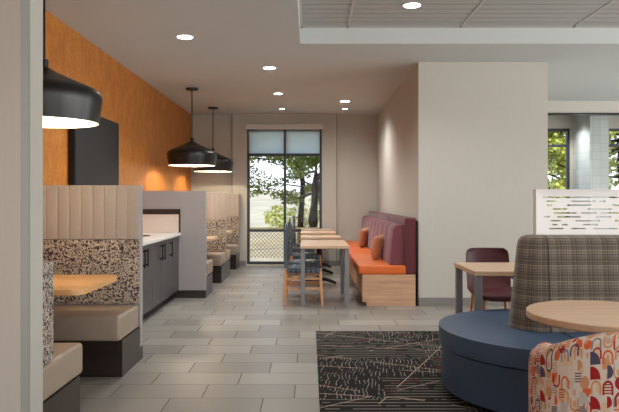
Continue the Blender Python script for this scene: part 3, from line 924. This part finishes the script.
def tree(x, y, h, tr, label, name, leafm, spread, nbr, seed, z0=.6, lsize=.12, lean=0, start=.25, dens=60, gz=-.1):
    rnd = random.Random(seed)
    t = thing(name, label, 'tree', (x, y, gz), 'trees outside the windows')
    pts = [(x+lean*h*(i/8)**1.3+.05*math.sin(i*2+seed), y, gz+h*i/8) for i in range(9)]
    bm = nb(); tube(bm, pts, [tr*(1-.08*i) for i in range(9)], 10); obj('trunk', bm, 'bark', t, True)
    bb, lb = nb(), nb()
    for k in range(nbr):
        f = start + (1-start)*rnd.random(); i = min(7, int(f*8)); p = Vector(pts[i])+ (Vector(pts[i+1])-Vector(pts[i]))*(f*8-i)
        a = rnd.uniform(0, 2*PI); L = spread*rnd.uniform(.5, 1.1)*(1.15-.5*f)
        q = [p]
        for j in range(1, 5): q.append(q[-1]+Vector((math.cos(a)*L/4, math.sin(a)*L/4, rnd.uniform(-.22, .22)*L/2)))
        tube(bb, q, [tr*.26, tr*.2, tr*.15, tr*.1, tr*.05], 5)
        for j in (2, 3, 4): foliage(lb, q[j], L*.24, dens, lsize, .5, rnd)
    obj('branches', bb, 'bark', t); obj('foliage', lb, leafm, t)
    return t
tree(-.22, 17.0, 7, .085, 'slim pine trunk seen right of the mullion in the tall window', 'pine_tree', 'needle', 1.3, 34, 4, lsize=.09, start=.2, dens=80)
tree(.14, 16.4, 7, .14, 'thick dark pine trunk at the right edge of the tall window', 'pine_tree', 'needle', 1.5, 40, 9, lsize=.09, start=.2, dens=80)
tree(-2.0, 18.5, 6.5, .13, 'pine with branches reaching in from the left of the tall window', 'pine_tree', 'needle', 2.4, 40, 12, lsize=.10, start=.3, dens=70)
tree(5.9, 17.0, 6.5, .13, 'yellow-green leafy tree behind the left small window on the right side', 'leafy_tree', 'leaf', 2.2, 50, 21, lsize=.13, start=.15, dens=110)
tree(8.6, 17.6, 6.5, .13, 'yellow-green leafy tree behind the small window at the right edge', 'leafy_tree', 'leaf', 2.2, 50, 24, lsize=.13, start=.15, dens=110)
tree(7.2, 21.0, 7.5, .16, 'leafy tree farther back between the two right windows', 'leafy_tree', 'leaf', 2.8, 50, 31, lsize=.16, start=.1, dens=110)
# shrub on the slope
for (x, y, r, lab) in ((-.95, 20.0, .5, 'pale green bush on the dry slope left of the mullion'), (-.1, 21.5, .6, 'olive bush on the dry slope between the pine trunks')):
    bm = nb(); foliage(bm, (x, y, .75), r, 420, .12, .8, random.Random(int(y)))
    tag(obj('shrub', bm, 'leaf' if x < -.5 else 'bush', origin=(x, y, .3)), lab, 'shrub')
# lattice fence
t = thing('wire_fence', 'diamond mesh fence outside the lower panes of the tall window', 'fence', (-.6, 14.2, -.1))
bm = nb(); fx0, fx1, fz0, fz1, st = -2.2, 1.2, .02, .66, .085
def strip(a, b):
    ax, az = a; bx_, bz = b; d = Vector((bx_-ax, 0, bz-az)).normalized(); nrm = Vector((-d.z, 0, d.x))*.007
    vs = []
    for p in (Vector((ax, 14.2, az)), Vector((bx_, 14.2, bz))):
        vs.append([tuple(p+nrm+Vector((0,-.005,0))), tuple(p-nrm+Vector((0,-.005,0))), tuple(p-nrm+Vector((0,.005,0))), tuple(p+nrm+Vector((0,.005,0)))])
    loft(bm, vs)
hgt = fz1-fz0; x = fx0-hgt
while x < fx1:
    a, b = max(x, fx0), min(x+hgt, fx1)
    if b > a: strip((a, fz0+(a-x)), (b, fz0+(b-x))); strip((a, fz1-(a-x)), (b, fz1-(b-x)))
    x += st
obj('wire_mesh', bm, 'wire', t)
bm = nb(); box(bm, fx0, fx1, 14.17, 14.23, fz1, fz1+.03)
obj('rail', bm, 'wire', t)
for px in (-2.2, .9): obj('post', cbox(px, px+.05, 14.24, 14.29, -.1, .72), 'wire', t)

# ------------------------------------------------------------------ light
w = bpy.data.worlds.new('World'); S.world = w; w.use_nodes = True
nt = w.node_tree; bg = nt.nodes['Background']
tc = nt.nodes.new('ShaderNodeTexCoord'); sp = nt.nodes.new('ShaderNodeSeparateXYZ'); rp = nt.nodes.new('ShaderNodeValToRGB')
nt.links.new(tc.outputs['Generated'], sp.inputs[0]); nt.links.new(sp.outputs[2], rp.inputs[0]); nt.links.new(rp.outputs[0], bg.inputs[0])
rp.color_ramp.elements[0].position = 0; rp.color_ramp.elements[0].color = (.93, .96, 1, 1)
rp.color_ramp.elements[1].position = .7; rp.color_ramp.elements[1].color = (.35, .55, .9, 1)
e = rp.color_ramp.elements.new(.12); e.color = (.72, .84, 1, 1)
bg.inputs[1].default_value = 1.5
s = light('sun', 'SUN', (0, 0, 10), 4.5, (1, .95, .85), angle=.01)
s.rotation_euler = (math.radians(15), math.radians(-50), 0)
def area_fill(name, loc, rot, sx, sy, e, col):  # unseen area lamp added as ambient fill
    o = light(name, 'AREA', loc, e, col); o.data.shape = 'RECTANGLE'; o.data.size = sx; o.data.size_y = sy
    o.rotation_euler = rot
    return o
area_fill('rear_fill', (.7, YR-.2, 1.5), (math.radians(90), 0, 0), 3.6, 2.4, 70, (.985, .99, .955))  # fill added behind the camera to lift the ambient light
area_fill('rear_fill', (5.1, YR-.2, 1.5), (math.radians(90), 0, 0), 3.6, 2.4, 70, (.985, .99, .955))

for yy in (-.3, 3.9, 8.5):
    area_fill('right_fill', (XR+.2, yy, 1.6), (math.radians(90), 0, math.radians(90)), 3.7, 2.3, (165, 140, 90)[[-.3, 3.9, 8.5].index(yy)], (.985, .99, .955))  # side fill added mainly to brighten ceiling and floor
cam = bpy.data.cameras.new('camera'); co = bpy.data.objects.new('camera', cam); C.objects.link(co)
co.location = (0, 0, 1.3); co.rotation_euler = (math.radians(90), 0, 0)
cam.sensor_width = 36; cam.lens = 640/619*36; cam.shift_y = -6/619; cam.clip_start = .05; cam.clip_end = 300
S.camera = co
S.view_settings.view_transform = 'Standard'; S.view_settings.look = 'None'
S.view_settings.gamma = 1; S.view_settings.exposure = .3
